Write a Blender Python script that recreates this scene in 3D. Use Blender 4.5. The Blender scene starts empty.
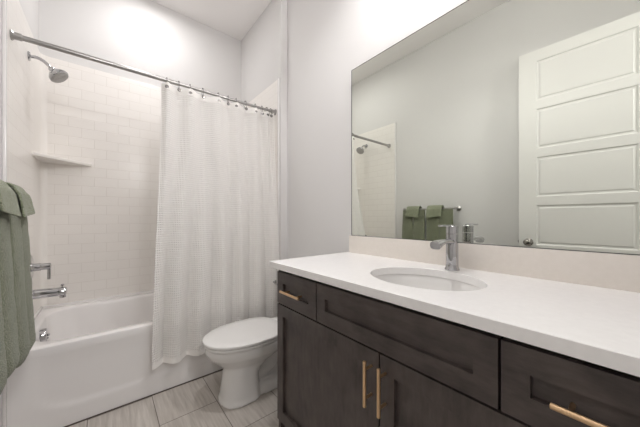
import bpy, bmesh, math, random
from mathutils import Vector, Matrix
random.seed(7)
PI = math.pi
S = bpy.context.scene
C = S.collection

# ------------------------------------------------------------------ camera
cam = bpy.data.objects.new('camera', bpy.data.cameras.new('camera'))
C.objects.link(cam)
cam.data.sensor_width = 36.0
cam.data.lens = 259.575 / 640 * 36
cam.data.shift_y = 4.9 / 640
cam.data.clip_start = 0.01
cam.location = (0, 0, 1.1118)
cam.rotation_euler = (math.radians(90), 0, math.radians(-39.449))
S.camera = cam

# ------------------------------------------------------------------ world, lights, exposure
w = bpy.data.worlds.new('world'); S.world = w; w.use_nodes = True
w.node_tree.nodes['Background'].inputs[0].default_value = (1, 0.98, 0.95, 1)
w.node_tree.nodes['Background'].inputs[1].default_value = 0.3
S.view_settings.view_transform = 'Standard'
S.view_settings.look = 'None'
S.view_settings.exposure = 0.04
S.view_settings.gamma = 1.0
S.cycles.use_denoising = True
S.cycles.max_bounces = 12
S.cycles.diffuse_bounces = 8
S.cycles.caustics_reflective = False
S.cycles.caustics_refractive = False
S.cycles.sample_clamp_indirect = 6

def area(name, loc, rot, size, power, col=(1, 1, 1), shape='RECTANGLE', size_y=None, spread=PI):
    l = bpy.data.lights.new(name, 'AREA'); l.shape = shape; l.size = size
    if size_y: l.size_y = size_y
    l.energy = power; l.color = col; l.spread = spread
    o = bpy.data.objects.new(name, l); C.objects.link(o)
    o.location = loc; o.rotation_euler = rot
    return o
area('tub_downlight_glow', (0.30, 2.38, 3.055), (0, 0, 0), 0.14, 5.9, (1, 0.975, 0.975), 'DISK')
area('hall_fill', (0.36, -1.15, 2.35), (math.radians(62), 0, math.radians(2)), 0.35, 17, (1, 0.98, 0.98))  # unseen fill added in the hallway to brighten the room
area('room_fill_glow', (0.60, 1.00, 3.055), (0, 0, 0), 0.16, 6.0, (1, 0.98, 0.98), 'DISK', spread=math.radians(115))  # ceiling fill added for brightness, no such lamp known

# ------------------------------------------------------------------ helpers
def srgb(r, g, b):
    def f(c):
        c /= 255.0
        return c / 12.92 if c <= 0.04045 else ((c + 0.055) / 1.055) ** 2.4
    return (f(r), f(g), f(b), 1)

def mat(name, col, rough=0.5, metal=0.0, **kw):
    m = bpy.data.materials.new(name); m.use_nodes = True
    b = m.node_tree.nodes['Principled BSDF']
    b.inputs['Base Color'].default_value = col
    b.inputs['Roughness'].default_value = rough
    b.inputs['Metallic'].default_value = metal
    for k, v in kw.items():
        b.inputs[k.replace('_', ' ')].default_value = v
    return m

def nd(m, t, **kw):
    n = m.node_tree.nodes.new(t)
    for k, v in kw.items(): setattr(n, k, v)
    return n
def lk(m, a, b): m.node_tree.links.new(a, b)

def add_noise(m, scale, amount, c1=None, c2=None, bump=0.0, stretch=(1, 1, 1), dist=0.01, detail=4):
    """procedural variation of colour and bump in object space"""
    b = m.node_tree.nodes['Principled BSDF']
    tc = nd(m, 'ShaderNodeTexCoord'); mp = nd(m, 'ShaderNodeMapping')
    mp.inputs['Scale'].default_value = stretch
    lk(m, tc.outputs['Object'], mp.inputs['Vector'])
    n = nd(m, 'ShaderNodeTexNoise'); n.inputs['Scale'].default_value = scale; n.inputs['Detail'].default_value = detail
    lk(m, mp.outputs['Vector'], n.inputs['Vector'])
    if c1:
        r = nd(m, 'ShaderNodeValToRGB')
        r.color_ramp.elements[0].position = 0.5 - amount; r.color_ramp.elements[1].position = 0.5 + amount
        r.color_ramp.elements[0].color = c1; r.color_ramp.elements[1].color = c2
        lk(m, n.outputs['Fac'], r.inputs['Fac']); lk(m, r.outputs['Color'], b.inputs['Base Color'])
    if bump:
        bp = nd(m, 'ShaderNodeBump'); bp.inputs['Strength'].default_value = bump; bp.inputs['Distance'].default_value = dist
        lk(m, n.outputs['Fac'], bp.inputs['Height']); lk(m, bp.outputs['Normal'], b.inputs['Normal'])
    return n

def finish(name, bm, m, parent=None, smooth=True, ang=32, doubles=True):
    if doubles: bmesh.ops.remove_doubles(bm, verts=bm.verts, dist=1e-5)
    bmesh.ops.recalc_face_normals(bm, faces=bm.faces)
    if smooth:
        for f in bm.faces: f.smooth = True
        for e in bm.edges:
            if len(e.link_faces) == 2 and e.calc_face_angle(0) > math.radians(ang): e.smooth = False
    me = bpy.data.meshes.new(name); bm.to_mesh(me); bm.free()
    o = bpy.data.objects.new(name, me); C.objects.link(o)
    for x in (m if isinstance(m, (list, tuple)) else [m]): me.materials.append(x)
    if parent is not None:
        o.parent = parent
        o.matrix_parent_inverse = Matrix.Translation(-Vector(parent['_w'])) if '_w' in parent else Matrix()
    return o

def empty(name, loc, label, cat, group=None):
    o = bpy.data.objects.new(name, None); C.objects.link(o); o.location = loc
    o.empty_display_size = 0.05
    o['_w'] = loc
    return tag(o, label, cat, group)

def tag(o, label, cat, group=None):
    o['label'] = label; o['category'] = cat
    if group: o['group'] = group
    return o
def struct(o): o['kind'] = 'structure'; return o

def box(bm, x0, x1, y0, y1, z0, z1, bevel=0.0, seg=2, mi=0):
    r = bmesh.ops.create_cube(bm, size=1)
    vs = r['verts']
    for v in vs:
        v.co = Vector(((x0 + x1) / 2 + v.co.x * (x1 - x0), (y0 + y1) / 2 + v.co.y * (y1 - y0), (z0 + z1) / 2 + v.co.z * (z1 - z0)))
    fs = set(f for v in vs for f in v.link_faces)
    for f in fs: f.material_index = mi
    if bevel:
        es = list(set(e for v in vs for e in v.link_edges))
        bmesh.ops.bevel(bm, geom=es, offset=bevel, segments=seg, affect='EDGES', profile=0.5)

def loft(bm, rings, cap0=True, cap1=True, closed=True, mi=0):
    vr = [[bm.verts.new(p) for p in r] for r in rings]
    n = len(vr[0])
    for a, b in zip(vr, vr[1:]):
        for i in range(n if closed else n - 1):
            j = (i + 1) % n
            f = bm.faces.new((a[i], a[j], b[j], b[i])); f.material_index = mi
    if cap0: bm.faces.new(list(reversed(vr[0]))).material_index = mi
    if cap1: bm.faces.new(vr[-1]).material_index = mi
    return vr

def lathe(bm, prof, origin, axis=(0, 0, 1), n=32, mi=0, cap0=True, cap1=True):
    """prof: list of (radius, distance along axis)"""
    ax = Vector(axis).normalized()
    t = Vector((1, 0, 0)) if abs(ax.x) < 0.9 else Vector((0, 1, 0))
    a = ax.cross(t).normalized(); b = ax.cross(a)
    o = Vector(origin)
    rings = [[o + ax * h + (a * math.cos(2 * PI * i / n) + b * math.sin(2 * PI * i / n)) * max(r, 1e-5) for i in range(n)] for r, h in prof]
    loft(bm, rings, cap0, cap1, mi=mi)

def tube(bm, pts, rad, n=16, mi=0, flat=None):
    pts = [Vector(p) for p in pts]
    rings = []
    up = Vector((0, 0, 1))
    for i, p in enumerate(pts):
        d = (pts[min(i + 1, len(pts) - 1)] - pts[max(i - 1, 0)]).normalized()
        a = d.cross(up)
        if a.length < 1e-3: a = d.cross(Vector((0, 1, 0)))
        a.normalize(); b = a.cross(d).normalized()
        r = rad[i] if isinstance(rad, (list, tuple)) else rad
        fy = flat if flat else 1.0
        rings.append([p + a * math.cos(2 * PI * k / n) * r + b * math.sin(2 * PI * k / n) * r * fy for k in range(n)])
    loft(bm, rings, mi=mi)

def spline(pts, n=12):
    pts = [Vector(p) for p in pts]; out = []
    P = [pts[0] * 2 - pts[1]] + pts + [pts[-1] * 2 - pts[-2]]
    for i in range(1, len(P) - 2):
        for k in range(n):
            t = k / n
            out.append(0.5 * ((2 * P[i]) + (-P[i - 1] + P[i + 1]) * t + (2 * P[i - 1] - 5 * P[i] + 4 * P[i + 1] - P[i + 2]) * t * t + (-P[i - 1] + 3 * P[i] - 3 * P[i + 1] + P[i + 2]) * t ** 3))
    out.append(pts[-1]); return out

def remesh(o, voxel, smooth_it=4):
    """fuse the overlapping closed shapes of one mesh into one skin"""
    m = o.modifiers.new('r', 'REMESH'); m.mode = 'VOXEL'; m.voxel_size = voxel; m.use_smooth_shade = True
    s = o.modifiers.new('s', 'SMOOTH'); s.iterations = smooth_it; s.factor = 0.5
    dg = bpy.context.evaluated_depsgraph_get(); dg.update()
    me = bpy.data.meshes.new_from_object(o.evaluated_get(dg))
    old = o.data; o.modifiers.clear(); o.data = me
    bpy.data.meshes.remove(old)
    for p in me.polygons: p.use_smooth = True
    return o

# ------------------------------------------------------------------ room numbers
XL, XR, XM = -0.375, 1.149, 1.2247      # tub end walls, mirror wall
YB, YA, YN = 2.782, 1.932, -0.15        # back wall of the tub, tub apron, wall with the door
HC = 3.09                                # ceiling
HT = 2.32                                # top of the tile surround

# ------------------------------------------------------------------ materials
M = {}
M['wall'] = mat('painted_drywall', srgb(221, 220, 219), 0.55)
add_noise(M['wall'], 180, 0.3, bump=0.05, dist=0.002)
M['ceil'] = mat('ceiling_paint', srgb(239, 237, 236), 0.8)
M['trim'] = mat('white_trim_paint', srgb(236, 234, 230), 0.35)
M['tub'] = mat('white_acrylic', srgb(236, 234, 233), 0.16)
M['porcelain'] = mat('white_porcelain', srgb(232, 231, 229), 0.09)
M['surround'] = mat('white_gelcoat_surround', srgb(238, 235, 231), 0.32)
M['chrome'] = mat('polished_chrome', (0.50, 0.50, 0.51, 1), 0.04, 1.0)
M['nickel'] = mat('brushed_nickel', (0.42, 0.41, 0.40, 1), 0.28, 1.0)
M['hook'] = mat('dark_brushed_nickel', (0.22, 0.21, 0.20, 1), 0.3, 1.0)
M['knob'] = mat('satin_nickel_knob', (0.35, 0.33, 0.31, 1), 0.22, 1.0)
M['brass'] = mat('brushed_champagne_brass', (0.72, 0.50, 0.30, 1), 0.33, 1.0)
M['quartz'] = mat('white_quartz', srgb(240, 238, 237), 0.22)
add_noise(M['quartz'], 60, 0.35, srgb(243, 242, 241), srgb(250, 249, 248), detail=6)
M['splash'] = mat('shaded_white_quartz', srgb(227, 221, 214), 0.2)  # countertop quartz tinted darker and warmer, painting in the backsplash's shade
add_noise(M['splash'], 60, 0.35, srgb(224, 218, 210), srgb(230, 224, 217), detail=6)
M['mirror'] = mat('mirror_silver', (0.80, 0.825, 0.765, 1), 0.0, 1.0)
M['mirror_edge'] = mat('mirror_dark_edge', srgb(70, 72, 66), 0.35, 0.4)
M['door'] = mat('white_door_paint', srgb(232, 231, 228), 0.4)
M['dark'] = mat('dark_cabinet_shadow_gap', srgb(16, 15, 14), 0.8)
M['black'] = mat('black_rubber', srgb(25, 25, 26), 0.6)
M['caulk'] = mat('brown_grout', srgb(84, 74, 66), 0.8)
M['nozzle'] = mat('grey_rubber_nozzles', srgb(178, 176, 174), 0.4)

def wood(name, horizontal):
    m = mat(name, srgb(60, 52, 49), 0.42)
    b = m.node_tree.nodes['Principled BSDF']
    tc = nd(m, 'ShaderNodeTexCoord'); mp = nd(m, 'ShaderNodeMapping')
    mp.inputs['Scale'].default_value = (4, 1.6, 7) if horizontal else (4, 7, 1.6)
    lk(m, tc.outputs['Object'], mp.inputs['Vector'])
    n = nd(m, 'ShaderNodeTexNoise'); n.inputs['Scale'].default_value = 7; n.inputs['Detail'].default_value = 8; n.inputs['Roughness'].default_value = 0.65
    lk(m, mp.outputs['Vector'], n.inputs['Vector'])
    n2 = nd(m, 'ShaderNodeTexNoise'); n2.inputs['Scale'].default_value = 9; n2.inputs['Detail'].default_value = 3
    lk(m, tc.outputs['Object'], n2.inputs['Vector'])
    mx = nd(m, 'ShaderNodeMath', operation='ADD'); lk(m, n.outputs['Fac'], mx.inputs[0]); lk(m, n2.outputs['Fac'], mx.inputs[1])
    hf = nd(m, 'ShaderNodeMath', operation='MULTIPLY'); hf.inputs[1].default_value = 0.5; lk(m, mx.outputs[0], hf.inputs[0])
    r = nd(m, 'ShaderNodeValToRGB')
    r.color_ramp.elements[0].position = 0.36; r.color_ramp.elements[1].position = 0.66
    r.color_ramp.elements[0].color = srgb(57, 49, 47); r.color_ramp.elements[1].color = srgb(90, 81, 77)
    lk(m, hf.outputs[0], r.inputs['Fac']); lk(m, r.outputs['Color'], b.inputs['Base Color'])
    bp = nd(m, 'ShaderNodeBump'); bp.inputs['Strength'].default_value = 0.12; bp.inputs['Distance'].default_value = 0.002
    lk(m, n.outputs['Fac'], bp.inputs['Height']); lk(m, bp.outputs['Normal'], b.inputs['Normal'])
    return m
M['wood'] = wood('charcoal_stained_maple', False)
M['wood_h'] = wood('charcoal_stained_maple_cross', True)

def tile_mat(name, axis):
    m = mat(name, srgb(228, 225, 221), 0.30)
    b = m.node_tree.nodes['Principled BSDF']
    tc = nd(m, 'ShaderNodeTexCoord'); sp = nd(m, 'ShaderNodeSeparateXYZ'); cb = nd(m, 'ShaderNodeCombineXYZ')
    lk(m, tc.outputs['Object'], sp.inputs[0]); lk(m, sp.outputs[axis], cb.inputs[0]); lk(m, sp.outputs['Z'], cb.inputs[1])
    br = nd(m, 'ShaderNodeTexBrick'); lk(m, cb.outputs[0], br.inputs['Vector'])
    br.inputs['Scale'].default_value = 1; br.inputs['Brick Width'].default_value = 0.152; br.inputs['Row Height'].default_value = 0.076
    br.inputs['Mortar Size'].default_value = 0.0018; br.inputs['Mortar Smooth'].default_value = 0.6
    br.inputs['Color1'].default_value = srgb(242, 239, 235); br.inputs['Color2'].default_value = srgb(240, 237, 233)
    br.inputs['Mortar'].default_value = srgb(228, 224, 219)
    lk(m, br.outputs['Color'], b.inputs['Base Color'])
    bp = nd(m, 'ShaderNodeBump'); bp.invert = True; bp.inputs['Strength'].default_value = 0.6; bp.inputs['Distance'].default_value = 0.0015
    lk(m, br.outputs['Fac'], bp.inputs['Height']); lk(m, bp.outputs['Normal'], b.inputs['Normal'])
    return m
M['tile_back'] = tile_mat('white_subway_tile_back', 'X')
M['tile_side'] = tile_mat('white_subway_tile_side', 'Y')

def floor_mat():
    m = mat('grey_linear_grain_porcelain_tile', srgb(176, 168, 160), 0.32)
    b = m.node_tree.nodes['Principled BSDF']
    tc = nd(m, 'ShaderNodeTexCoord'); sp = nd(m, 'ShaderNodeSeparateXYZ'); cb = nd(m, 'ShaderNodeCombineXYZ')
    lk(m, tc.outputs['Object'], sp.inputs[0])
    ay = nd(m, 'ShaderNodeMath', operation='ADD'); ay.inputs[1].default_value = -1.32 + 6.3
    ax = nd(m, 'ShaderNodeMath', operation='ADD'); ax.inputs[1].default_value = -0.52 + 3.0
    lk(m, sp.outputs['Y'], ay.inputs[0]); lk(m, sp.outputs['X'], ax.inputs[0])
    lk(m, ay.outputs[0], cb.inputs[0]); lk(m, ax.outputs[0], cb.inputs[1])
    br = nd(m, 'ShaderNodeTexBrick'); lk(m, cb.outputs[0], br.inputs['Vector'])
    br.inputs['Scale'].default_value = 1; br.inputs['Brick Width'].default_value = 0.6; br.inputs['Row Height'].default_value = 0.3
    br.inputs['Mortar Size'].default_value = 0.0022; br.inputs['Mortar Smooth'].default_value = 0.1
    br.inputs['Color1'].default_value = (0.25, 0.25, 0.25, 1); br.inputs['Color2'].default_value = (0.75, 0.75, 0.75, 1)
    mp = nd(m, 'ShaderNodeMapping'); mp.inputs['Scale'].default_value = (38, 2.6, 1)
    lk(m, tc.outputs['Object'], mp.inputs['Vector'])
    # each tile has its own run of grain
    sc = nd(m, 'ShaderNodeVectorMath', operation='SCALE'); sc.inputs['Scale'].default_value = 9.0
    lk(m, br.outputs['Color'], sc.inputs[0])
    av = nd(m, 'ShaderNodeVectorMath', operation='ADD'); lk(m, mp.outputs[0], av.inputs[0]); lk(m, sc.outputs[0], av.inputs[1])
    n = nd(m, 'ShaderNodeTexNoise'); n.inputs['Scale'].default_value = 1.6; n.inputs['Detail'].default_value = 6; n.inputs['Roughness'].default_value = 0.6
    lk(m, av.outputs[0], n.inputs['Vector'])
    r = nd(m, 'ShaderNodeValToRGB')
    r.color_ramp.elements[0].position = 0.3; r.color_ramp.elements[1].position = 0.68
    r.color_ramp.elements[0].color = srgb(168, 161, 153); r.color_ramp.elements[1].color = srgb(198, 192, 185)
    lk(m, n.outputs['Fac'], r.inputs['Fac'])
    mx = nd(m, 'ShaderNodeMix', data_type='RGBA'); lk(m, br.outputs['Fac'], mx.inputs['Factor'])
    lk(m, r.outputs['Color'], mx.inputs['A']); mx.inputs['B'].default_value = srgb(112, 104, 97)
    lk(m, mx.outputs['Result'], b.inputs['Base Color'])
    bp = nd(m, 'ShaderNodeBump'); bp.invert = True; bp.inputs['Strength'].default_value = 0.4; bp.inputs['Distance'].default_value = 0.001
    lk(m, br.outputs['Fac'], bp.inputs['Height']); lk(m, bp.outputs['Normal'], b.inputs['Normal'])
    return m
M['floor'] = floor_mat()

def terry(name, c1, c2):
    m = mat(name, c1, 0.95, Sheen_Weight=0.35, Sheen_Roughness=0.5)
    add_noise(m, 270, 0.20, c1, c2, bump=1.0, dist=0.006, detail=2)
    return m
M['towel'] = terry('sage_terry', srgb(80, 87, 65), srgb(148, 153, 127))
M['cloth'] = terry('light_sage_terry', srgb(98, 106, 82), srgb(166, 171, 144))

def waffle():
    m = bpy.data.materials.new('white_waffle_weave'); m.use_nodes = True
    nt = m.node_tree; b = nt.nodes['Principled BSDF']; out = nt.nodes['Material Output']
    b.inputs['Base Color'].default_value = srgb(251, 249, 246); b.inputs['Roughness'].default_value = 0.9
    uv = nd(m, 'ShaderNodeUVMap'); sp = nd(m, 'ShaderNodeSeparateXYZ'); lk(m, uv.outputs[0], sp.inputs[0])
    def wave(sock, k):
        a = nd(m, 'ShaderNodeMath', operation='MULTIPLY'); a.inputs[1].default_value = k; lk(m, sock, a.inputs[0])
        s = nd(m, 'ShaderNodeMath', operation='SINE'); lk(m, a.outputs[0], s.inputs[0])
        q = nd(m, 'ShaderNodeMath', operation='ABSOLUTE'); lk(m, s.outputs[0], q.inputs[0]); return q.outputs[0]
    kk = PI / 0.0155
    mxm = nd(m, 'ShaderNodeMath', operation='MAXIMUM'); lk(m, wave(sp.outputs['X'], kk), mxm.inputs[0]); lk(m, wave(sp.outputs['Y'], kk), mxm.inputs[1])
    # plain header band at the top and hem at the bottom
    g1 = nd(m, 'ShaderNodeMath', operation='LESS_THAN'); g1.inputs[1].default_value = 1.90; lk(m, sp.outputs['Y'], g1.inputs[0])
    g2 = nd(m, 'ShaderNodeMath', operation='GREATER_THAN'); g2.inputs[1].default_value = 0.035; lk(m, sp.outputs['Y'], g2.inputs[0])
    g = nd(m, 'ShaderNodeMath', operation='MULTIPLY'); lk(m, g1.outputs[0], g.inputs[0]); lk(m, g2.outputs[0], g.inputs[1])
    hg = nd(m, 'ShaderNodeMath', operation='MULTIPLY'); lk(m, mxm.outputs[0], hg.inputs[0]); lk(m, g.outputs[0], hg.inputs[1])
    iv = nd(m, 'ShaderNodeMath', operation='SUBTRACT'); iv.inputs[0].default_value = 1.0; lk(m, g.outputs[0], iv.inputs[1])
    hg2 = nd(m, 'ShaderNodeMath', operation='MAXIMUM'); lk(m, hg.outputs[0], hg2.inputs[0]); lk(m, iv.outputs[0], hg2.inputs[1])
    bp = nd(m, 'ShaderNodeBump'); bp.inputs['Strength'].default_value = 1.0; bp.inputs['Distance'].default_value = 0.006
    lk(m, hg.outputs[0], bp.inputs['Height']); lk(m, bp.outputs['Normal'], b.inputs['Normal'])
    tr = nd(m, 'ShaderNodeBsdfTranslucent'); tr.inputs[0].default_value = srgb(250, 248, 244)
    lk(m, bp.outputs['Normal'], tr.inputs['Normal'])
    m1 = nd(m, 'ShaderNodeMixShader'); m1.inputs[0].default_value = 0.12
    lk(m, b.outputs[0], m1.inputs[1]); lk(m, tr.outputs[0], m1.inputs[2])
    tp = nd(m, 'ShaderNodeBsdfTransparent'); m2 = nd(m, 'ShaderNodeMixShader'); mr = nd(m, 'ShaderNodeMapRange'); mr.inputs['From Min'].default_value = 0.55; mr.inputs['From Max'].default_value = 0.95
    mr.inputs['To Min'].default_value = 0.11; mr.inputs['To Max'].default_value = 0.02
    lk(m, hg2.outputs[0], mr.inputs['Value']); lk(m, mr.outputs[0], m2.inputs[0])
    lk(m, m1.outputs[0], m2.inputs[1]); lk(m, tp.outputs[0], m2.inputs[2]); lk(m, m2.outputs[0], out.inputs['Surface'])
    return m
M['curtain'] = waffle()

def emis(name, col, s):
    m = bpy.data.materials.new(name); m.use_nodes = True
    b = m.node_tree.nodes['Principled BSDF']
    b.inputs['Base Color'].default_value = (0.9, 0.9, 0.9, 1)
    b.inputs['Emission Color'].default_value = col; b.inputs['Emission Strength'].default_value = s
    return m
M['globe'] = emis('lit_frosted_glass', (1, 0.97, 0.965, 1), 57)
M['disc'] = emis('lit_downlight_lens', (1, 0.95, 0.9, 1), 4)

# ------------------------------------------------------------------ setting
def slab(name, m, *boxes, bevel=0.0, parent=None):
    bm = bmesh.new()
    for b in boxes: box(bm, *b, bevel=bevel)
    return struct(finish(name, bm, m, parent, doubles=False))
slab('floor', M['floor'], (-0.6, 1.4, -2.0, 3.0, -0.1, 0))
slab('ceiling', M['ceil'], (-0.6, 1.4, -2.0, 3.0, HC, HC + 0.1))
XW = XL - 0.010
slab('wall_left', M['wall'], (XW - 0.12, XW, YN - 0.12, 3.0, 0, HC))
slab('wall_back', M['wall'], (XW, 1.35, YB + 0.01, YB + 0.12, 0, HC))
slab('wall_right', M['wall'], (XM, XM + 0.12, YN - 0.12, YB + 0.01, 0, HC))
slab('wall_alcove', M['wall'], (XR + 0.010, XM, 1.940, YB + 0.01, 0, HC))
DX0, DX1, DH = -0.305, 0.475, 2.505
slab('wall_front', M['wall'], (XW, DX0, YN - 0.12, YN, 0, HC), (DX1, XM, YN - 0.12, YN, 0, HC), (DX0, DX1, YN - 0.12, YN, DH, HC))
slab('wall_hallway', M['wall'], (-0.6, 1.4, -1.9, -1.8, 0, HC), (-0.6, -0.5, -1.8, YN - 0.12, 0, HC), (1.3, 1.4, -1.8, YN - 0.12, 0, HC))
# door casing
slab('trim_1', M['trim'], (DX0 - 0.06, DX0, YN, YN + 0.014, 0, DH + 0.06), (DX1, DX1 + 0.06, YN, YN + 0.014, 0, DH + 0.06), (DX0, DX1, YN, YN + 0.014, DH, DH + 0.06),
     (DX0, DX0 + 0.014, YN - 0.12, YN, 0, DH), (DX1 - 0.014, DX1, YN - 0.12, YN, 0, DH), (DX0, DX1, YN - 0.12, YN, DH - 0.014, DH))
# tile surround
slab('trim_2', M['tile_back'], (XL, XR, YB, YB + 0.012, 0.43, HT), bevel=0.003).name = 'wall_tile_back'
slab('wall_tile_left', M['tile_side'], (XW, XL, 1.925, 2.545, 0.43, HT))
slab('wall_tile_corner', M['surround'], (XW, XL, 2.545, YB + 0.01, 0.43, HT))
slab('wall_tile_right', M['tile_side'], (XR, XR + 0.010, 1.970, YB + 0.01, 0.43, HT))
# edge beads of the surround
slab('trim_3', M['tub'], (XW, XL + 0.004, 1.918, 1.932, 0.10, HT + 0.004), (XR - 0.003, XR + 0.010, 1.962, 1.974, 0.44, HT + 0.004), bevel=0.003)
# rounded inside corners of the surround
bm = bmesh.new()
R = 0.035
for sx, x0 in ((1, XL), (-1, XR)):
    prof = [(x0, YB + 0.002)] + [(x0 + sx * R - sx * R * math.cos(a * PI / 16), YB - R + R * math.sin(a * PI / 16)) for a in range(9)]
    loft(bm, [[(x, y, z) for x, y in prof] for z in (0.45, HT)])
struct(finish('trim_4', bm, M['surround'], ang=50))
# baseboards
slab('baseboard_right', M['trim'], (XM - 0.014, XM, 1.175, 1.940, 0, 0.105), (XR + 0.01, XM - 0.014, 1.926, 1.940, 0, 0.105), bevel=0.003)
slab('baseboard_left', M['trim'], (XW, XW + 0.014, YN + 0.014, 1.918, 0, 0.105), bevel=0.003)
slab('baseboard_front', M['trim'], (DX1 + 0.06, 0.66, YN, YN + 0.014, 0, 0.105), bevel=0.003)
slab('trim_5', M['caulk'], (XL, XR, YA - 0.008, YA + 0.01, 0, 0.004))

# ------------------------------------------------------------------ door leaf, open against the left wall
def grid_panel(bm, O, eu, ev, en, W, H, T, panels, inset, depth, mi=0, raised=0.0):
    """slab of size W x H x T with recessed panels [(u0,u1,v0,v1)] on the en side"""
    O, eu, ev, en = Vector(O), Vector(eu), Vector(ev), Vector(en)
    us = sorted(set([0, W] + [round(k, 5) for p in panels for k in p[:2]]))
    vs = sorted(set([0, H] + [round(k, 5) for p in panels for k in p[2:]]))
    def P(u, v, n): return O + eu * u + ev * v + en * n
    g = {(i, j): bm.verts.new(P(u, v, 0)) for i, u in enumerate(us) for j, v in enumerate(vs)}
    pf = []
    for i in range(len(us) - 1):
        for j in range(len(vs) - 1):
            f = bm.faces.new((g[i, j], g[i + 1, j], g[i + 1, j + 1], g[i, j + 1])); f.material_index = mi
            cu, cv = (us[i] + us[i + 1]) / 2, (vs[j] + vs[j + 1]) / 2
            if any(p[0] < cu < p[1] and p[2] < cv < p[3] for p in panels): pf.append(f)
    # rim and back
    bu = [bm.verts.new(P(*q, -T)) for q in ((0, 0), (W, 0), (W, H), (0, H))]
    bm.faces.new(bu)
    low = [g[i, 0] for i in range(len(us))]; top = [g[i, len(vs) - 1] for i in range(len(us))]
    lef = [g[0, j] for j in range(len(vs))]; rig = [g[len(us) - 1, j] for j in range(len(vs))]
    bm.faces.new([bu[0], bu[1]] + low[::-1]); bm.faces.new([bu[3], bu[2]] + top[::-1])
    bm.faces.new([bu[0], bu[3]] + lef[::-1]); bm.faces.new([bu[1], bu[2]] + rig[::-1])
    bm.normal_update()
    for f in pf:
        nrm = f.normal.copy()
        r = bmesh.ops.inset_individual(bm, faces=[f], thickness=inset, depth=0)
        for v in f.verts: v.co -= en * depth
        if raised:
            bmesh.ops.inset_individual(bm, faces=[f], thickness=raised, depth=0)
            bmesh.ops.inset_individual(bm, faces=[f], thickness=raised * 0.6, depth=0)
            for v in f.verts: v.co += en * depth * 0.55

dl = empty('door', (-0.288, -0.130, 0.01), 'white painted five-panel door standing open against the left wall, seen in the mirror', 'door')
dl.name = 'door_1'; struct(dl)
DW, DHH = 0.764, 2.485
ang = math.radians(2.5)
eu = Vector((math.sin(ang) * 1.0, math.cos(ang), 0)); en = Vector((math.cos(ang), -math.sin(ang), 0))
ph, gap, bot, st = 0.325, 0.075, 0.22, 0.115
pan = []
z = DHH - 0.090
for k in range(5):
    pan.append((st, DW - st, z - ph, z)); z -= ph + 0.070
bm = bmesh.new()
grid_panel(bm, (-0.288 - 0.03, -0.130, 0.01), eu, (0, 0, 1), en, DW, DHH, 0.035, pan, 0.010, 0.008, raised=0.016)
leaf = finish('door_panel', bm, M['door'], dl, smooth=False)
bm = bmesh.new()
kp = Vector((-0.318, -0.130, 0.915)) + eu * (DW - 0.065)
lathe(bm, [(0.032, 0), (0.032, 0.006), (0.024, 0.010), (0.012, 0.016), (0.012, 0.030), (0.022, 0.038), (0.028, 0.050), (0.026, 0.060), (0.015, 0.068), (0, 0.070)], kp, en, 28)
finish('door_knob', bm, M['knob'], dl, ang=50)
bm = bmesh.new()
e = Vector((-0.318, -0.130, 0.915)) + eu * DW - en * 0.018
box(bm, e.x - 0.012, e.x + 0.012, e.y - 0.002, e.y + 0.0015, 0.885, 0.945)
box(bm, e.x - 0.007, e.x + 0.007, e.y, e.y + 0.010, 0.905, 0.925, bevel=0.002)
finish('door_latch', bm, M['nickel'], dl, doubles=False)
for hz in (0.25, 1.2, 2.2):
    bm = bmesh.new(); lathe(bm, [(0.006, 0), (0.006, 0.09)], (-0.288 - 0.028, -0.118, hz), n=12)
    finish('hinge', bm, M['nickel'], dl)

# ------------------------------------------------------------------ bathtub
def srect(x0, x1, y0, y1, r, z, n=10):
    """rounded rectangle ring, counter-clockwise"""
    pts = []
    for cx, cy, a0 in ((x1 - r, y1 - r, 0), (x0 + r, y1 - r, 90), (x0 + r, y0 + r, 180), (x1 - r, y0 + r, 270)):
        for k in range(n + 1):
            a = math.radians(a0 + 90 * k / n); pts.append((cx + r * math.cos(a), cy + r * math.sin(a), z))
    return pts
HR = 0.447
tb = empty('bathtub', (0.387, 2.35, 0), 'white alcove bathtub with a smooth apron, filling the far end of the room', 'bathtub')
bm = bmesh.new()
x0, x1, y0, y1 = XL + 0.001, XR - 0.001, YA, YB - 0.001
# outer shell from the rim edge down, and inner basin
rings = [srect(x0, x1, y0 + 0.012, y1, 0.004, 0.0), srect(x0, x1, y0 + 0.012, y1, 0.004, HR - 0.05),
         srect(x0, x1, y0, y1, 0.004, HR - 0.045), srect(x0, x1, y0, y1, 0.004, HR - 0.010), srect(x0 + 0.003, x1 - 0.003, y0 + 0.003, y1 - 0.003, 0.005, HR - 0.003), srect(x0 + 0.010, x1 - 0.010, y0 + 0.010, y1 - 0.010, 0.006, HR)]
ix0, ix1, iy0, iy1 = XL + 0.055, XR - 0.085, YA + 0.075, YB - 0.095
rings += [srect(ix0 - 0.010, ix1 + 0.010, iy0 - 0.008, iy1 + 0.010, 0.16, HR), srect(ix0 - 0.003, ix1 + 0.003, iy0 - 0.002, iy1 + 0.003, 0.155, HR - 0.004),
          srect(ix0 + 0.002, ix1 - 0.004, iy0 + 0.003, iy1 - 0.002, 0.15, HR - 0.015), srect(ix0 + 0.02, ix1 - 0.07, iy0 + 0.02, iy1 - 0.02, 0.14, 0.26),
          srect(ix0 + 0.035, ix1 - 0.15, iy0 + 0.035, iy1 - 0.035, 0.13, 0.12), srect(ix0 + 0.06, ix1 - 0.20, iy0 + 0.06, iy1 - 0.06, 0.11, 0.085), srect(ix0 + 0.10, ix1 - 0.25, iy0 + 0.10, iy1 - 0.10, 0.09, 0.075)]
loft(bm, rings, cap0=False)
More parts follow.
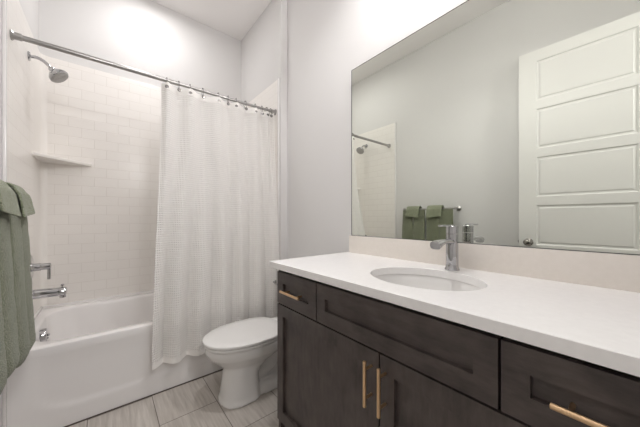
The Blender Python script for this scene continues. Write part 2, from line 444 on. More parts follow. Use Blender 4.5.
# raised tile flange along the three walls
for b in ((x0, x0 + 0.012, y0 + 0.05, y1, HR - 0.01, HR + 0.018), (x1 - 0.012, x1, y0 + 0.05, y1, HR - 0.01, HR + 0.018), (x0, x1, y1 - 0.014, y1, HR - 0.01, HR + 0.018)):
    box(bm, *b, bevel=0.004)
# apron: face with the large shallow panel and the sloping toe ledge
N = 60
rows = []
def apron_y(x, z):
    # depth behind YA : shallow dish with rounded lower corners
    u = (x - (x0 + x1) / 2) / ((x1 - x0) / 2)
    fx = 1 - max(0, min(1, (abs(u) - 0.80) / 0.10)) ** 2
    zl = 0.095 + 0.10 * max(0, (abs(u) - 0.6) / 0.3) ** 3
    fz = max(0, min(1, (z - zl) / 0.035)); fz = fz * fz * (3 - 2 * fz)
    ft = max(0, min(1, (HR - 0.045 - z) / 0.06))
    return YA + 0.0004 + 0.007 * fx * fz * ft * ft * (3 - 2 * ft)
zs = [0.0, 0.02, 0.04, 0.06, 0.08, 0.09, 0.1, 0.11, 0.12, 0.13, 0.14, 0.16, 0.18, 0.2, 0.22, 0.25, 0.3, 0.35, 0.395, HR - 0.043]
for zz in zs: rows.append([(x0 + (x1 - x0) * i / N, apron_y(x0 + (x1 - x0) * i / N, zz), zz) for i in range(N + 1)])
loft(bm, rows, cap0=False, cap1=False, closed=False)
finish('tub_shell', bm, M['tub'], tb, ang=40)
bm = bmesh.new()
oc = Vector((ix0 + 0.010, 2.335, 0.383))
lathe(bm, [(0.043, -0.012), (0.043, 0.018), (0.040, 0.024), (0.032, 0.026), (0, 0.026)], oc, (1, 0, 0.06), 32)
box(bm, oc.x + 0.026, oc.x + 0.036, oc.y - 0.012, oc.y + 0.012, oc.z - 0.004, oc.z + 0.006, bevel=0.002)
lathe(bm, [(0.004, 0.02), (0.004, 0.030)], oc + Vector((0, 0, -0.02)), (1, 0, 0.06), 10, mi=1)
finish('overflow_plate', bm, [M['chrome'], M['black']], tb)
bm = bmesh.new(); lathe(bm, [(0.035, 0), (0.035, 0.003), (0.028, 0.005), (0, 0.004)], (ix0 + 0.2, 2.33, 0.075))
finish('drain', bm, M['chrome'], tb)

# ------------------------------------------------------------------ corner shelf
bm = bmesh.new()
a, b = 0.28, 0.285
for_z = [(1.528, 0.0), (1.531, 0.003), (1.546, 0.003), (1.549, 0.0)]
rg = []
for zz, g in for_z:
    pts = [(XL, YB, zz)]
    fr = [(XL + 0.0, YB - a + 0.004 - g), (XL + 0.012, YB - a + 0.010 - g)] + [(XL + 0.012 + (b - 0.02) * t, YB - a + 0.010 + (a - 0.02) * t - g) for t in (0.2, 0.4, 0.6, 0.8, 1.0)] + [(XL + b, YB - 0.004)]
    pts += [(x, y, zz) for x, y in fr] + [(XL + b, YB, zz)]
    rg.append(pts)
loft(bm, rg)
tag(finish('corner_shelf', bm, M['surround']), 'white triangular corner shelf on the tiled wall above the tub', 'shelf')

# ------------------------------------------------------------------ shower head, valve, spout
sh = empty('wall_shower', (XL, 2.40, 2.12), 'chrome shower head on a curved arm high on the tiled left wall', 'shower head')
bm = bmesh.new(); lathe(bm, [(0.029, 0.0), (0.029, 0.003), (0.024, 0.008), (0.012, 0.010)], (XL, 2.40, 2.123), (1, 0, 0), 28)
finish('wall_flange', bm, M['chrome'], sh)
bm = bmesh.new()
tube(bm, spline([(XL + 0.003, 2.40, 2.123), (XL + 0.035, 2.40, 2.126), (XL + 0.062, 2.40, 2.117), (XL + 0.085, 2.40, 2.098), (XL + 0.098, 2.40, 2.080)], 8), 0.0095, 16)
finish('shower_arm', bm, M['chrome'], sh)
hd = Vector((0.64, -0.16, -0.74)).normalized()
hp = Vector((XL + 0.096, 2.40, 2.084))
bm = bmesh.new()
lathe(bm, [(0.012, 0), (0.016, 0.004), (0.017, 0.016), (0.014, 0.022), (0.020, 0.026), (0.034, 0.032), (0.047, 0.046), (0.053, 0.056), (0.054, 0.066), (0.051, 0.070)], hp, hd, 40)
finish('shower_head', bm, M['chrome'], sh, ang=40)
bm = bmesh.new()
lathe(bm, [(0.050, 0.070), (0.049, 0.0725), (0, 0.0735)], hp, hd, 40)
fa = hd.cross(Vector((0, 1, 0))).normalized()
for r, n in ((0.014, 6), (0.028, 12), (0.042, 18)):
    for k in range(n):
        t = 2 * PI * k / n
        lathe(bm, [(0.0025, 0), (0.0018, 0.004)], hp + hd * 0.072 + (fa * math.cos(t) + Vector((0, 1, 0)) * math.sin(t)) * r, hd, 6)
finish('spray_face', bm, M['nozzle'], sh)

sv = empty('shower_valve', (XL, 2.43, 0.80), 'round chrome shower valve plate with a lever handle above the tub spout', 'faucet')
bm = bmesh.new(); lathe(bm, [(0.082, 0), (0.082, 0.003), (0.076, 0.008), (0.03, 0.011), (0.028, 0.011)], (XL, 2.43, 0.800), (1, 0, 0), 48)
finish('wall_plate', bm, M['chrome'], sv)
bm = bmesh.new(); lathe(bm, [(0.026, 0.008), (0.024, 0.05), (0.021, 0.053), (0.021, 0.092), (0.018, 0.095), (0, 0.095)], (XL, 2.43, 0.800), (1, 0, 0), 28)
finish('valve_hub', bm, M['chrome'], sv)
bm = bmesh.new(); box(bm, XL + 0.078, XL + 0.094, 2.419, 2.441, 0.715, 0.815, bevel=0.004)
finish('lever', bm, M['chrome'], sv, doubles=False)

ts = empty('tub_spout', (XL, 2.415, 0.63), 'chrome tub spout over the left end of the bathtub', 'faucet')
bm = bmesh.new()
lathe(bm, [(0.033, 0), (0.033, 0.006), (0.030, 0.012), (0.030, 0.03), (0.028, 0.130), (0.029, 0.158), (0.026, 0.168), (0.014, 0.171), (0, 0.171)], (XL, 2.415, 0.632), (1, 0, -0.03), 28)
lathe(bm, [(0.016, 0), (0.0165, 0.032), (0.014, 0.034)], (XL + 0.150, 2.415, 0.622), (0.05, 0, -1), 20)
finish('spout_body', bm, M['chrome'], ts, ang=40)
bm = bmesh.new(); lathe(bm, [(0.005, 0), (0.005, 0.016), (0.009, 0.018), (0.009, 0.026), (0.006, 0.029)], (XL + 0.150, 2.415, 0.648), n=16)
finish('diverter_knob', bm, M['chrome'], ts)

# ------------------------------------------------------------------ curtain rod, hooks, curtain
RY, RZ = 2.017, 2.046
cr = empty('shower_curtain_rod', (0.387, RY, RZ), 'brushed nickel shower curtain rod spanning the tub alcove', 'curtain rod')
bm = bmesh.new(); lathe(bm, [(0.0135, 0.012), (0.0135, 0.76), (0.0125, 0.763)], (XL, RY, RZ), (1, 0, 0), 24)
finish('outer_tube', bm, M['nickel'], cr)
bm = bmesh.new(); lathe(bm, [(0.011, 0.755), (0.011, 1.512)], (XL, RY, RZ), (1, 0, 0), 24)
finish('inner_tube', bm, M['nickel'], cr)
for xx, d in ((XL + 0.0002, 1), (XR - 0.0002, -1)):
    bm = bmesh.new(); lathe(bm, [(0.026, 0), (0.026, 0.004), (0.020, 0.009), (0.0175, 0.012), (0.0175, 0.036), (0.0145, 0.040)], (xx, RY, RZ), (d, 0, 0), 28)
    finish('end_flange', bm, M['nickel'], cr)

hook_x = [0.316, 0.388, 0.460, 0.545, 0.655, 0.731, 0.795, 0.870, 0.957, 1.018, 1.062, 1.100]
def pleat_y(x, side=1): return 0.0
# curtain: folds follow the hooks at the top and loosen into fewer waves below
NX, NZ = 420, 110
ZT, ZB = 2.027, 0.195
random.seed(3)
cen = hook_x
def smooth(t): t = max(0, min(1, t)); return t * t * (3 - 2 * t)
def curtain_point(i, j):
    s = i / NX                      # along the cloth
    t = j / NZ                      # 0 top .. 1 bottom
    # arc-length-like mapping to x at the top, through the hooks
    xt0, xt1 = 0.284, 1.122
    x = xt0 + (xt1 - xt0) * s
    xb = 0.214 + (1.10 - 0.214) * (s ** 1.04)
    k = smooth((t - 0.02) / 0.95)
    X = x * (1 - k) + xb * k
    # phase: hook k at crest toward the room
    ph = 0.0
    seq = [0.284] + cen + [1.122]
    for q in range(len(seq) - 1):
        if seq[q] <= x <= seq[q + 1] + 1e-9:
            ph = q + (x - seq[q]) / (seq[q + 1] - seq[q]); break
    a_top = 0.021 * math.cos(PI * 2 * ph * 0.5)           # alternate hooks front/back
    # lower folds
    cph = 2 * PI * (6.2 * s - 1.02 + 0.05 * math.sin(s * 9))
    f1 = -math.cos(cph) - 0.15 * math.cos(2 * cph + 0.7) + 0.10 * math.sin(2 * PI * s * 15 + 1.1) * (1 - 0.5 * t)
    a_low = (0.024 + 0.001 * t) * f1
    a_low -= 0.006 * math.exp(-((s - 0.165) / 0.035) ** 2) * t - 0.008 * math.exp(-((s - 0.24) / 0.03) ** 2) * t
    mixk = smooth((t - 0.08) / 0.75)
    off = a_top * (1 - mixk) + a_low * mixk
    z = ZT + (ZB - ZT) * t
    # sag of the header between hooks
    frac = ph - math.floor(ph)
    z -= 0.010 * math.sin(PI * frac) ** 2 * (1 - smooth(t / 0.05))
    z -= 0.001 * math.cos(cph) * smooth((t - 0.9) / 0.1)
    yc = RY - 0.006
    rim = (ZT - 0.46) / (ZT - ZB)
    lean = smooth(t / rim) if t < rim else 1.0
    yc -= 0.128 * lean
    X += 0.012 * math.sin(cph) * mixk
    return Vector((X, yc + off, z))
bm = bmesh.new(); uvl = bm.loops.layers.uv.new('UVMap')
g = [[bm.verts.new(curtain_point(i, j)) for i in range(NX + 1)] for j in range(NZ + 1)]
L = 1.75
for j in range(NZ):
    for i in range(NX):
        f = bm.faces.new((g[j][i], g[j + 1][i], g[j + 1][i + 1], g[j][i + 1])); f.smooth = True
        for lp, (a, b) in zip(f.loops, ((i, j), (i, j + 1), (i + 1, j + 1), (i + 1, j))):
            lp[uvl].uv = (a / NX * L, 1.95 * (1 - b / NZ))
me = bpy.data.meshes.new('shower_curtain'); bm.to_mesh(me); bm.free(); me.materials.append(M['curtain'])
cu = bpy.data.objects.new('shower_curtain', me); C.objects.link(cu)
tag(cu, 'white waffle-weave shower curtain gathered to the right in front of the tub', 'shower curtain')

# hooks
def hook_mesh():
    bm = bmesh.new()
    pts = [(0, 0.0205 * math.sin(a), 0.0205 * math.cos(a)) for a in [math.radians(d) for d in range(-150, 151, 12)]]
    tube(bm, pts, 0.0016, 8)
    p0, p1 = Vector(pts[0]), Vector(pts[-1])
    tube(bm, spline([p0, (0, -0.022, -0.030), (0, -0.018, -0.048)], 5), 0.0016, 8)
    tube(bm, spline([p1, (0, 0.010, -0.030), (0, -0.004, -0.046)], 5), 0.0016, 8)
    lathe(bm, [(0.0, -0.006), (0.010, -0.005), (0.0125, -0.001), (0.012, 0.002), (0, 0.003)], (0, -0.022, -0.050), (0, 1, 0), 16)
    for k in range(-2, 3):
        t = k * 0.42
        c = Vector((0, 0.0175 * math.sin(t), 0.0175 * math.cos(t)))
        r = bmesh.ops.create_icosphere(bm, subdivisions=1, radius=0.0035, matrix=Matrix.Translation(c))
    return bm
ordw = ['leftmost', 'second', 'third', 'fourth', 'fifth', 'sixth', 'seventh', 'eighth', 'ninth', 'tenth', 'eleventh', 'rightmost']
hook = finish('curtain_hook', hook_mesh(), M['hook'], doubles=False, ang=50)
for k, hx in enumerate(hook_x):
    o = hook if k == 0 else hook.copy()
    if k: C.objects.link(o)
    o.location = (hx, RY, RZ); o.rotation_euler = (0, 0, math.radians(random.uniform(-10, 10)))
    w_ = ordw[k] + (' from the left' if 0 < k < 11 else '')
    tag(o, 'nickel roller hook on the shower curtain rod, %s of the twelve' % w_, 'curtain hook', 'roller hooks holding the shower curtain')

# ------------------------------------------------------------------ toilet
TY = 1.585
to = empty('toilet', (0.85, TY, 0), 'white elongated toilet with its lid down between the tub and the vanity', 'toilet')
def egg(xf, xb, hw, z, n=48, p=2.0, pb=3.0, cy=TY, mid=0.55):
    """plan outline: rounded nose at xf, squarer at xb"""
    xc = xf + (xb - xf) * mid; pts = []
    for k in range(n):
        a = 2 * PI * k / n; ca, sa = math.cos(a), math.sin(a)
        if ca < 0:
            e = p; sx = (xc - xf)
        else:
            e = pb; sx = (xb - xc)
        pts.append((xc + sx * math.copysign(abs(ca) ** (2 / e), ca), cy + hw * math.copysign(abs(sa) ** (2 / e), sa), z))
    return pts
bm = bmesh.new()
# bowl
loft(bm, [egg(0.565, 0.76, 0.080, 0.13), egg(0.560, 0.78, 0.088, 0.175), egg(0.540, 0.83, 0.104, 0.215), egg(0.500, 0.90, 0.136, 0.255), egg(0.462, 0.96, 0.165, 0.290), egg(0.445, 1.0, 0.178, 0.320), egg(0.442, 1.02, 0.181, 0.340), egg(0.447, 1.02, 0.178, 0.350), egg(0.46, 1.0, 0.165, 0.353)])
# pedestal column
loft(bm, [egg(0.524, 0.77, 0.120, 0.0, p=2.6), egg(0.525, 0.77, 0.120, 0.012, p=2.6), egg(0.534, 0.765, 0.112, 0.03, p=2.6), egg(0.543, 0.755, 0.106, 0.10, p=2.5), egg(0.550, 0.75, 0.101, 0.16, p=2.4), egg(0.553, 0.76, 0.099, 0.20, p=2.2)])
# rear foot and trapway
loft(bm, [egg(0.70, 1.16, 0.100, 0.0, p=4, pb=4), egg(0.70, 1.16, 0.100, 0.055, p=4, pb=4), egg(0.70, 1.15, 0.085, 0.072, p=4, pb=4)])
tube(bm, spline([(0.70, TY, 0.13), (0.80, TY, 0.115), (0.88, TY, 0.16), (0.93, TY, 0.225), (1.00, TY, 0.235), (1.05, TY, 0.17), (1.07, TY, 0.04)], 8), 0.052, 20)
loft(bm, [egg(0.76, 1.10, 0.032, 0.03, p=4, pb=4), egg(0.78, 1.13, 0.032, 0.28, p=4, pb=4)])
# deck under the tank
loft(bm, [egg(0.86, 1.17, 0.09, 0.24, p=4, pb=4), egg(0.86, 1.195, 0.15, 0.30, p=4, pb=4), egg(0.87, 1.20, 0.175, 0.33, p=4, pb=5), egg(0.87, 1.20, 0.175, 0.351, p=4, pb=5)])
bowl = finish('bowl', bm, M['porcelain'], to, doubles=False)
remesh(bowl, 0.007, 5)
# seat, lid
def pad(name, xf, xb, hw, z0, z1, m, r=0.006, dome=0.0):
    bm = bmesh.new()
    R_ = [egg(xf + r, xb - r, hw - r, z0, 64, 2.1, 2.8), egg(xf + r * 0.3, xb - r * 0.3, hw - r * 0.3, z0 + r * 0.3, 64, 2.1, 2.8), egg(xf, xb, hw, z0 + r, 64, 2.1, 2.8), egg(xf, xb, hw, z1 - r, 64, 2.1, 2.8),
          egg(xf + r * 0.3, xb - r * 0.3, hw - r * 0.3, z1 - r * 0.3, 64, 2.1, 2.8), egg(xf + r, xb - r, hw - r, z1, 64, 2.1, 2.8)]
    for q in (0.75, 0.5, 0.25):
        R_.append([(x * q + (1 - q) * (xf + xb) / 2, y * q + (1 - q) * TY, z1 + dome * (1 - q * q)) for x, y, z in R_[5]])
    loft(bm, R_)
    return finish(name, bm, m, to, ang=40)
pad('seat', 0.437, 0.925, 0.186, 0.355, 0.372, M['porcelain'])
pad('lid', 0.432, 0.930, 0.190, 0.3745, 0.393, M['porcelain'], 0.007, 0.003)
for s in (-1, 1):
    bm = bmesh.new(); box(bm, 0.925, 0.965, TY + s * 0.075 - 0.02, TY + s * 0.075 + 0.02, 0.350, 0.388, bevel=0.008, seg=3)
    finish('hinge', bm, M['porcelain'], to, doubles=False)
    bm = bmesh.new(); lathe(bm, [(0.014, 0), (0.014, 0.012), (0.010, 0.02), (0, 0.022)], (0.90, TY + s * 0.088, 0.060), n=16)
    finish('bolt_cap', bm, M['porcelain'], to)
bm = bmesh.new()
def rr(x0, x1, y0, y1, r, z): return srect(x0, x1, y0, y1, r, z, 6)
loft(bm, [rr(1.045, 1.205, TY - 0.185, TY + 0.185, 0.03, 0.351), rr(1.030, 1.212, TY - 0.205, TY + 0.205, 0.035, 0.39), rr(1.020, 1.214, TY - 0.222, TY + 0.222, 0.035, 0.72)])
finish('tank', bm, M['porcelain'], to)
bm = bmesh.new()
loft(bm, [rr(1.012, 1.218, TY - 0.230, TY + 0.230, 0.035, 0.7205), rr(1.010, 1.220, TY - 0.232, TY + 0.232, 0.036, 0.74), rr(1.014, 1.216, TY - 0.228, TY + 0.228, 0.034, 0.752), rr(1.03, 1.20, TY - 0.212, TY + 0.212, 0.03, 0.757)])
finish('tank_lid', bm, M['porcelain'], to)
bm = bmesh.new(); lathe(bm, [(0.014, 0), (0.014, 0.006), (0.008, 0.010), (0.008, 0.018)], (1.026, TY + 0.205, 0.615), (-1, 0, 0), 18)
tube(bm, [(1.010, TY + 0.212, 0.615), (1.006, TY + 0.19, 0.612), (1.005, TY + 0.14, 0.606)], 0.006, 10)
finish('flush_lever', bm, M['chrome'], to)

# ------------------------------------------------------------------ vanity cabinet
XF = 0.660                                # face of doors and drawers
XC0 = 0.6437                              # front edge of the worktop
va = empty('bathroom_vanity', (0.94, 0.51, 0), 'charcoal stained wood vanity cabinet with shaker doors and brass bar pulls', 'cabinet')
YV0, YV1 = -0.118, 1.140
bm = bmesh.new()
box(bm, XF + 0.0215, XM - 0.001, YV0 - 0.02, YV0, 0.0, 0.8625)
box(bm, XF + 0.0215, XM - 0.001, YV1 + 0.0, YV1 + 0.020, 0.0, 0.8625)
box(bm, XF + 0.0225, XF + 0.04, YV0, YV1, 0.10, 0.8625, mi=1)
box(bm, XF + 0.04, XM - 0.001, YV0, YV1, 0.10, 0.118)
finish('cabinet_box', bm, [M['wood'], M['dark']], va, smooth=False, doubles=False)
bm = bmesh.new(); box(bm, XF + 0.075, XF + 0.09, YV0, YV1, 0.0, 0.10)
finish('toe_kick', bm, M['wood_h'], va, smooth=False)

def shaker(name, y0, y1, z0, z1, m, st=0.050, rl=0.054):
    bm = bmesh.new()
    W, H = y1 - y0, z1 - z0
    grid_panel(bm, (XF, y0, z0), (0, 1, 0), (0, 0, 1), (-1, 0, 0), W, H, 0.021, [(st, W - st, rl, H - rl)], 0.0012, 0.013)
    return finish(name, bm, m, va, smooth=False)
def pull(parent, p, axis, ln, r=0.0058, off=0.034):
    p = Vector(p); ax = Vector(axis)
    bm = bmesh.new()
    c = p + Vector((-off, 0, 0))
    lathe(bm, [(r - 0.001, -ln / 2), (r, -ln / 2 + 0.001), (r, ln / 2 - 0.001), (r - 0.001, ln / 2)], c, ax, 20)
    for s in (-1, 1):
        lathe(bm, [(0.0045, 0.0), (0.0045, off)], p + ax * s * ln * 0.32, (-1, 0, 0), 14)
    o = finish('handle', bm, M['brass'], parent, doubles=False)
    return o
d1 = (shaker('drawer', 0.829, 1.137, 0.694, 0.8485, M['wood_h'])); pull(d1, (XF + 0.004, 0.985, 0.768), (0, 1, 0), 0.150)
shaker('sink_panel', 0.191, 0.823, 0.694, 0.8485, M['wood_h'])
d2 = (shaker('drawer', YV0 + 0.003, 0.185, 0.694, 0.8485, M['wood_h'])); pull(d2, (XF + 0.004, 0.025, 0.768), (0, 1, 0), 0.150)
k1 = (shaker('door', 0.5125, 1.137, 0.115, 0.688, M['wood'])); pull(k1, (XF, 0.541, 0.591), (0, 0, 1), 0.143)
k2 = (shaker('door', YV0 + 0.003, 0.5065, 0.115, 0.688, M['wood'])); pull(k2, (XF, 0.486, 0.591), (0, 0, 1), 0.145)

# ------------------------------------------------------------------ worktop, backsplash, sink, faucet
SX, SY, SA, SB = 0.915, 0.506, 0.170, 0.206
ZC0, ZC1 = 0.8637, 0.8936
ct = empty('countertop', (0.93, 0.51, ZC1), 'white quartz countertop with an oval sink cut-out on the dark vanity', 'countertop')
bm = bmesh.new()
cx0, cx1, cy0, cy1 = XC0, XM - 0.0005, YN + 0.001, 1.191
angs = [2 * PI * k / 96 for k in range(96)] + [math.atan2(yy - SY, xx - SX) % (2 * PI) for xx in (cx0, cx1) for yy in (cy0, cy1)]
angs = sorted(set(angs))
def rect_hit(a, g, z):
    c, s = math.cos(a), math.sin(a)
    X0, X1, Y0, Y1 = cx0 + g, cx1 - g, cy0 + g, cy1 - g
    t = min([(X1 - SX) / c if c > 1e-9 else 1e9, (X0 - SX) / c if c < -1e-9 else 1e9, (Y1 - SY) / s if s > 1e-9 else 1e9, (Y0 - SY) / s if s < -1e-9 else 1e9])
    return (SX + t * c, SY + t * s, z)
def ell(a, r, z):
    c, s = math.cos(a), math.sin(a); q = 1 / math.sqrt((c / (SA + r)) ** 2 + (s / (SB + r)) ** 2)
    return (SX + q * c, SY + q * s, z)
rings = [[ell(a, 0, ZC0) for a in angs], [ell(a, 0, ZC1 - 0.0015) for a in angs], [ell(a, 0.0015, ZC1) for a in angs], [rect_hit(a, 0.0015, ZC1) for a in angs],
         [rect_hit(a, 0, ZC1 - 0.0015) for a in angs], [rect_hit(a, 0, ZC0) for a in angs], [ell(a, 0, ZC0) for a in angs]]
loft(bm, rings, cap0=False, cap1=False)
finish('worktop', bm, M['quartz'], ct, ang=25)
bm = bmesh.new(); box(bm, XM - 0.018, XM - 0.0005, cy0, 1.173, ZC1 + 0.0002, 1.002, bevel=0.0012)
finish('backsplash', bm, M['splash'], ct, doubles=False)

sk = empty('sink', (SX, SY, ZC0 - 0.15), 'white oval undermount sink set into the quartz countertop', 'sink')
bm = bmesh.new()
N = 72; A = [2 * PI * k / N for k in range(N)]
prof = [(0.020, 0.0005), (0.006, 0.0005), (0.002, 0.004), (-0.002, 0.03), (-0.010, 0.07), (-0.028, 0.105), (-0.060, 0.130), (-0.100, 0.142), (-0.135, 0.146), (-0.148, 0.147)]
loft(bm, [[ell(a, r, ZC0 - d) for a in A] for r, d in prof], cap0=False, cap1=True)
loft(bm, [[ell(a, r, ZC0 - d) for a in A] for r, d in [(0.020, 0.0005), (0.020, 0.012), (0.006, 0.04), (-0.004, 0.08), (-0.022, 0.115), (-0.055, 0.140), (-0.100, 0.152), (-0.140, 0.156)]], cap0=False, cap1=True)
finish('basin', bm, M['porcelain'], sk, ang=60)
bm = bmesh.new(); lathe(bm, [(0.024, 0), (0.024, 0.003), (0.018, 0.004), (0.016, 0.002), (0, 0.002)], (SX, SY, ZC0 - 0.1468))
finish('drain', bm, M['chrome'], sk)

FX, FY = 1.138, 0.497
fc = empty('sink_faucet', (FX, FY, ZC1), 'polished chrome single-lever faucet standing behind the sink', 'faucet')
bm = bmesh.new()
lathe(bm, [(0.029, 0.0002), (0.029, 0.004), (0.0255, 0.010), (0.0245, 0.025), (0.0236, 0.135), (0.0236, 0.152)], (FX, FY, ZC1), n=36)
finish('faucet_body', bm, M['chrome'], fc, ang=40)
bm = bmesh.new()
def srib(cx, cz, hw, hh, tilt, n=24, p=3.2):
    out = []
    for k in range(n):
        a = 2 * PI * k / n; c, s = math.cos(a), math.sin(a)
        yy = hw * math.copysign(abs(c) ** (2 / p), c); hz = hh * math.copysign(abs(s) ** (2 / p), s)
        out.append((FX + cx + hz * math.sin(tilt), FY + yy, ZC1 + cz + hz * math.cos(tilt)))
    return out
loft(bm, [srib(-0.005, 0.118, 0.017, 0.011, 0), srib(-0.05, 0.124, 0.018, 0.0095, 0), srib(-0.090, 0.124, 0.019, 0.0095, -0.03), srib(-0.112, 0.1215, 0.020, 0.011, -0.10), srib(-0.132, 0.116, 0.0205, 0.0145, -0.22), srib(-0.147, 0.1115, 0.0205, 0.0155, -0.32)])
finish('spout', bm, M['chrome'], fc, ang=40)
bm = bmesh.new()
lathe(bm, [(0.0236, 0.1535), (0.0236, 0.184), (0.0205, 0.187), (0, 0.188)], (FX, FY, ZC1), n=36)
box(bm, FX - 0.105, FX + 0.010, FY - 0.009, FY + 0.009, ZC1 + 0.185, ZC1 + 0.192, bevel=0.002)
finish('lever_handle', bm, M['chrome'], fc, doubles=False)
# ------------------------------------------------------------------ mirror
mi_ = empty('wall_mirror', (XM, 0.5, 1.5), 'large frameless mirror on the wall above the vanity backsplash', 'mirror')
bm = bmesh.new()
box(bm, XM - 0.005, XM - 0.0005, -0.135, 1.160, 1.0045, 2.063)
me_ = finish('mirror_glass', bm, [M['mirror'], M['mirror_edge']], mi_, smooth=False)
for p in me_.data.polygons:
    if abs(p.normal.x) < 0.9: p.material_index = 1

bm = bmesh.new()
for b in ((-0.137, 1.1625, 1.0025, 1.0048), (-0.137, 1.1625, 2.0628, 2.0645), (1.1600, 1.1625, 1.0025, 2.0645)):
    box(bm, XM - 0.0065, XM - 0.0005, *b)
finish('edge_channel', bm, M['mirror_edge'], mi_, smooth=False, doubles=False)

# ------------------------------------------------------------------ towel bar and towels on the left wall
BX, BZ = -0.307, 1.215
tbb = empty('towel_bar', (XW, 1.44, BZ), 'chrome towel bar on the left wall carrying green towels', 'towel bar')
bm = bmesh.new(); lathe(bm, [(0.009, 0), (0.009, 0.600)], (BX, 1.160, BZ), (0, 1, 0), 20)
finish('bar', bm, M['nickel'], tbb)
for yy in (1.163, 1.75):
    bm = bmesh.new()
    lathe(bm, [(0.025, 0), (0.025, 0.005), (0.018, 0.010), (0.010, 0.014), (0.010, 0.060), (0.015, 0.064), (0.017, 0.078), (0.014, 0.092), (0, 0.094)], (XW, yy, BZ), (1, 0, 0), 24)
    finish('post', bm, M['nickel'], tbb)

def roll_section(y0, y1, xi, xo, z, n=36):
    """closed plan outline, flat toward the wall and bulging toward the room"""
    yc, hw = (y0 + y1) / 2, (y1 - y0) / 2; xc, hx = (xi + xo) / 2, (xo - xi) / 2
    pts = []
    for k in range(n):
        a = 2 * PI * k / n; c, s = math.cos(a), math.sin(a)
        pts.append((xc + hx * math.copysign(abs(c) ** 1.0, c), yc + hw * math.copysign(abs(s) ** 0.95, s), z))
    return pts
def hang(bm, y0, y1, xo_top, xo_bot, zbot, ztop, xi=-0.292, grow=0.006, wob=0.0, rnd=0.055):
    rg = []
    n = 26
    for k in range(n + 1):
        t = k / n; z = zbot + (ztop - zbot) * t
        if k == 0: continue
        e = 1.0
        h = z - zbot
        if h < rnd: e = math.sqrt(max(0.02, 1 - (1 - h / rnd) ** 2))
        xo = xo_bot + (xo_top - xo_bot) * t ** 0.85 + wob * math.sin(t * 9 + y0 * 40)
        g_ = grow * (1 - t) + 0.003 * math.sin(t * 7 + y1 * 31)
        xm = (xi + xo) / 2; ym = (y0 + y1) / 2; hw = (y1 - y0) / 2 + g_
        rg.append(roll_section(ym - hw * (0.75 + 0.25 * e), ym + hw * (0.75 + 0.25 * e), xm - (xm - xi) * e, xm + (xo - xm) * e, z))
    rg.insert(0, [((rg[0][i][0] + (xi + xo_bot) / 2) / 2, (rg[0][i][1] * 0.8 + 0.2 * (y0 + y1) / 2), zbot) for i in range(36)])
    loft(bm, rg)
def saddle(bm, y0, y1, r0, r1, zc, zdown_f, zdown_b):
    """layer over the bar"""
    prof_o = [(BX - r1, zdown_b)] + [(BX + r1 * math.sin(a), zc + r1 * math.cos(a)) for a in [math.radians(d) for d in range(-90, 91, 15)]] + [(BX + r1, zdown_f)]
    prof_i = [(BX - r0, zdown_b)] + [(BX + r0 * math.sin(a), zc + r0 * math.cos(a)) for a in [math.radians(d) for d in range(-90, 91, 15)]] + [(BX + r0, zdown_f)]
    loop = prof_o + prof_i[::-1]
    loft(bm, [[(x, y, z) for x, z in loop] for y in (y0, (y0 + y1) / 2, y1)])

def bath_towel(name, lobes, label, seed):
    bm = bmesh.new(); ya, yb = lobes[0][0], lobes[-1][1]
    saddle(bm, ya + 0.004, yb - 0.004, 0.0125, 0.023, BZ, BZ - 0.05, BZ - 0.45)
    for (y0, y1, xt, xb, zb) in lobes:
        hang(bm, y0, y1, xt, xb, zb, BZ - 0.006, wob=0.001)
    o = finish(name, bm, M['towel'], doubles=False)
    remesh(o, 0.004, 2)
    tex = bpy.data.textures.new(name + '_ripple', 'CLOUDS'); tex.noise_scale = 0.07; tex.noise_depth = 1
    dm = o.modifiers.new('ripple', 'DISPLACE'); dm.texture = tex; dm.strength = 0.005; dm.mid_level = 0.5; dm.texture_coords = 'LOCAL'
    return tag(o, label, 'towel')
bath_towel('bath_towel', [(1.626, 1.762, -0.276, -0.241, 0.535), (1.478, 1.620, -0.273, -0.235, 0.543)],
           'sage green bath towel folded over the bar, the one nearer the tub', 1)
bath_towel('bath_towel', [(1.326, 1.462, -0.274, -0.236, 0.570), (1.176, 1.320, -0.276, -0.238, 0.562)],
           'sage green bath towel on the bar, nearer the room entrance', 2)
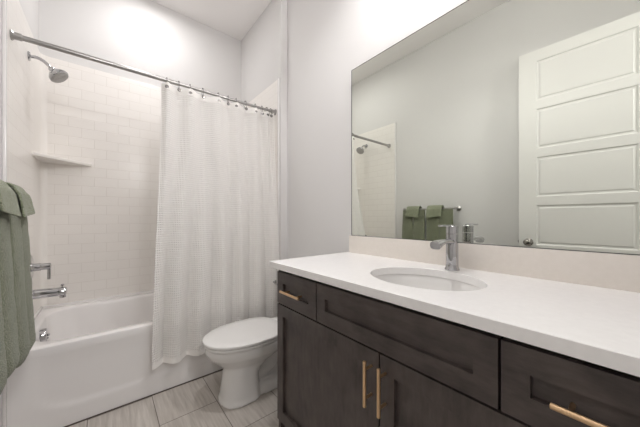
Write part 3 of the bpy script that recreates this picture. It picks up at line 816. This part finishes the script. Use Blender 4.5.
def wash(y0, y1, label, tilt):
    bm = bmesh.new()
    n = 14; rg = []
    def prof(r, fl, zf, th):
        p = [(BX - r - 0.004, BZ - 0.10)] + [(BX + r * math.sin(a), BZ + 0.004 + r * math.cos(a)) for a in [math.radians(d) for d in range(-90, 76, 15)]]
        x, z = p[-1]
        for q in (0.2, 0.4, 0.6, 0.8, 1.0):
            p.append((x + fl * (q ** 0.5), z + (zf - z) * q ** 1.15))
        return p
    for k in range(n + 1):
        s = k / n; y = y0 + (y1 - y0) * s
        edge = math.sin(PI * s) ** 0.3
        fl = 0.022 + 0.006 * math.sin(s * 5 + tilt * 9) + 0.004 * edge
        zf = 1.122 + tilt * (s - 0.5) * 0.02
        po = prof(0.036 * (0.93 + 0.07 * edge), fl, zf, 0); pi_ = prof(0.0262, fl - 0.001, zf + 0.004, 0)
        lo = po + pi_[::-1]
        rg.append([(x, y, z) for x, z in lo])
    loft(bm, rg)
    o = finish('washcloth', bm, M['cloth'], doubles=False)
    remesh(o, 0.0035, 4)
    tex = bpy.data.textures.new('cloth_ripple', 'CLOUDS'); tex.noise_scale = 0.05
    dm = o.modifiers.new('ripple', 'DISPLACE'); dm.texture = tex; dm.strength = 0.003; dm.texture_coords = 'LOCAL'
    return tag(o, label, 'washcloth')
wash(1.545, 1.705, 'light green washcloth draped over the bath towel nearer the tub', 1)
wash(1.290, 1.455, 'light green washcloth draped over the bath towel nearer the entrance', -1)

# ------------------------------------------------------------------ lamps and an added fill light (above the picture)
vl = empty('vanity_light', (XM, 0.50, 2.34), 'three-globe nickel wall light above the mirror', 'wall lamp')
bm = bmesh.new(); box(bm, XM - 0.022, XM - 0.0005, 0.20, 0.80, 2.31, 2.37, bevel=0.004)
finish('backplate', bm, M['nickel'], vl, doubles=False)
for yy in (0.27, 0.50, 0.73):
    bm = bmesh.new(); tube(bm, spline([(XM - 0.02, yy, 2.34), (XM - 0.07, yy, 2.34), (XM - 0.10, yy, 2.36)], 6), 0.007, 12)
    lathe(bm, [(0.03, 0), (0.03, 0.02)], (XM - 0.10, yy, 2.355), n=24)
    a_ = finish('lamp_arm', bm, M['nickel'], vl, doubles=False)
    bm = bmesh.new(); bmesh.ops.create_uvsphere(bm, u_segments=24, v_segments=16, radius=0.055, matrix=Matrix.Translation((XM - 0.10, yy, 2.43)))
    finish('globe', bm, M['globe'], vl)
def downlight(x, y, label):
    t = empty('recessed_downlight', (x, y, HC), label, 'ceiling light')
    bm = bmesh.new(); lathe(bm, [(0.085, 0), (0.088, -0.006), (0.078, -0.010), (0.072, -0.004)], (x, y, HC - 0.0005), n=40, cap0=False, cap1=False)
    finish('trim_ring', bm, M['trim'], t)
    bm = bmesh.new(); lathe(bm, [(0.072, 0), (0.072, -0.003)], (x, y, HC - 0.001), n=32)
    finish('lens', bm, M['disc'], t)
downlight(0.30, 2.38, 'round recessed ceiling light above the bathtub')
downlight(0.60, 1.00, 'added round ceiling light for fill, unseen, in the middle of the room')  # fixture made up to go with the added room fill

for o in bpy.data.objects:
    if '_w' in o: del o['_w']
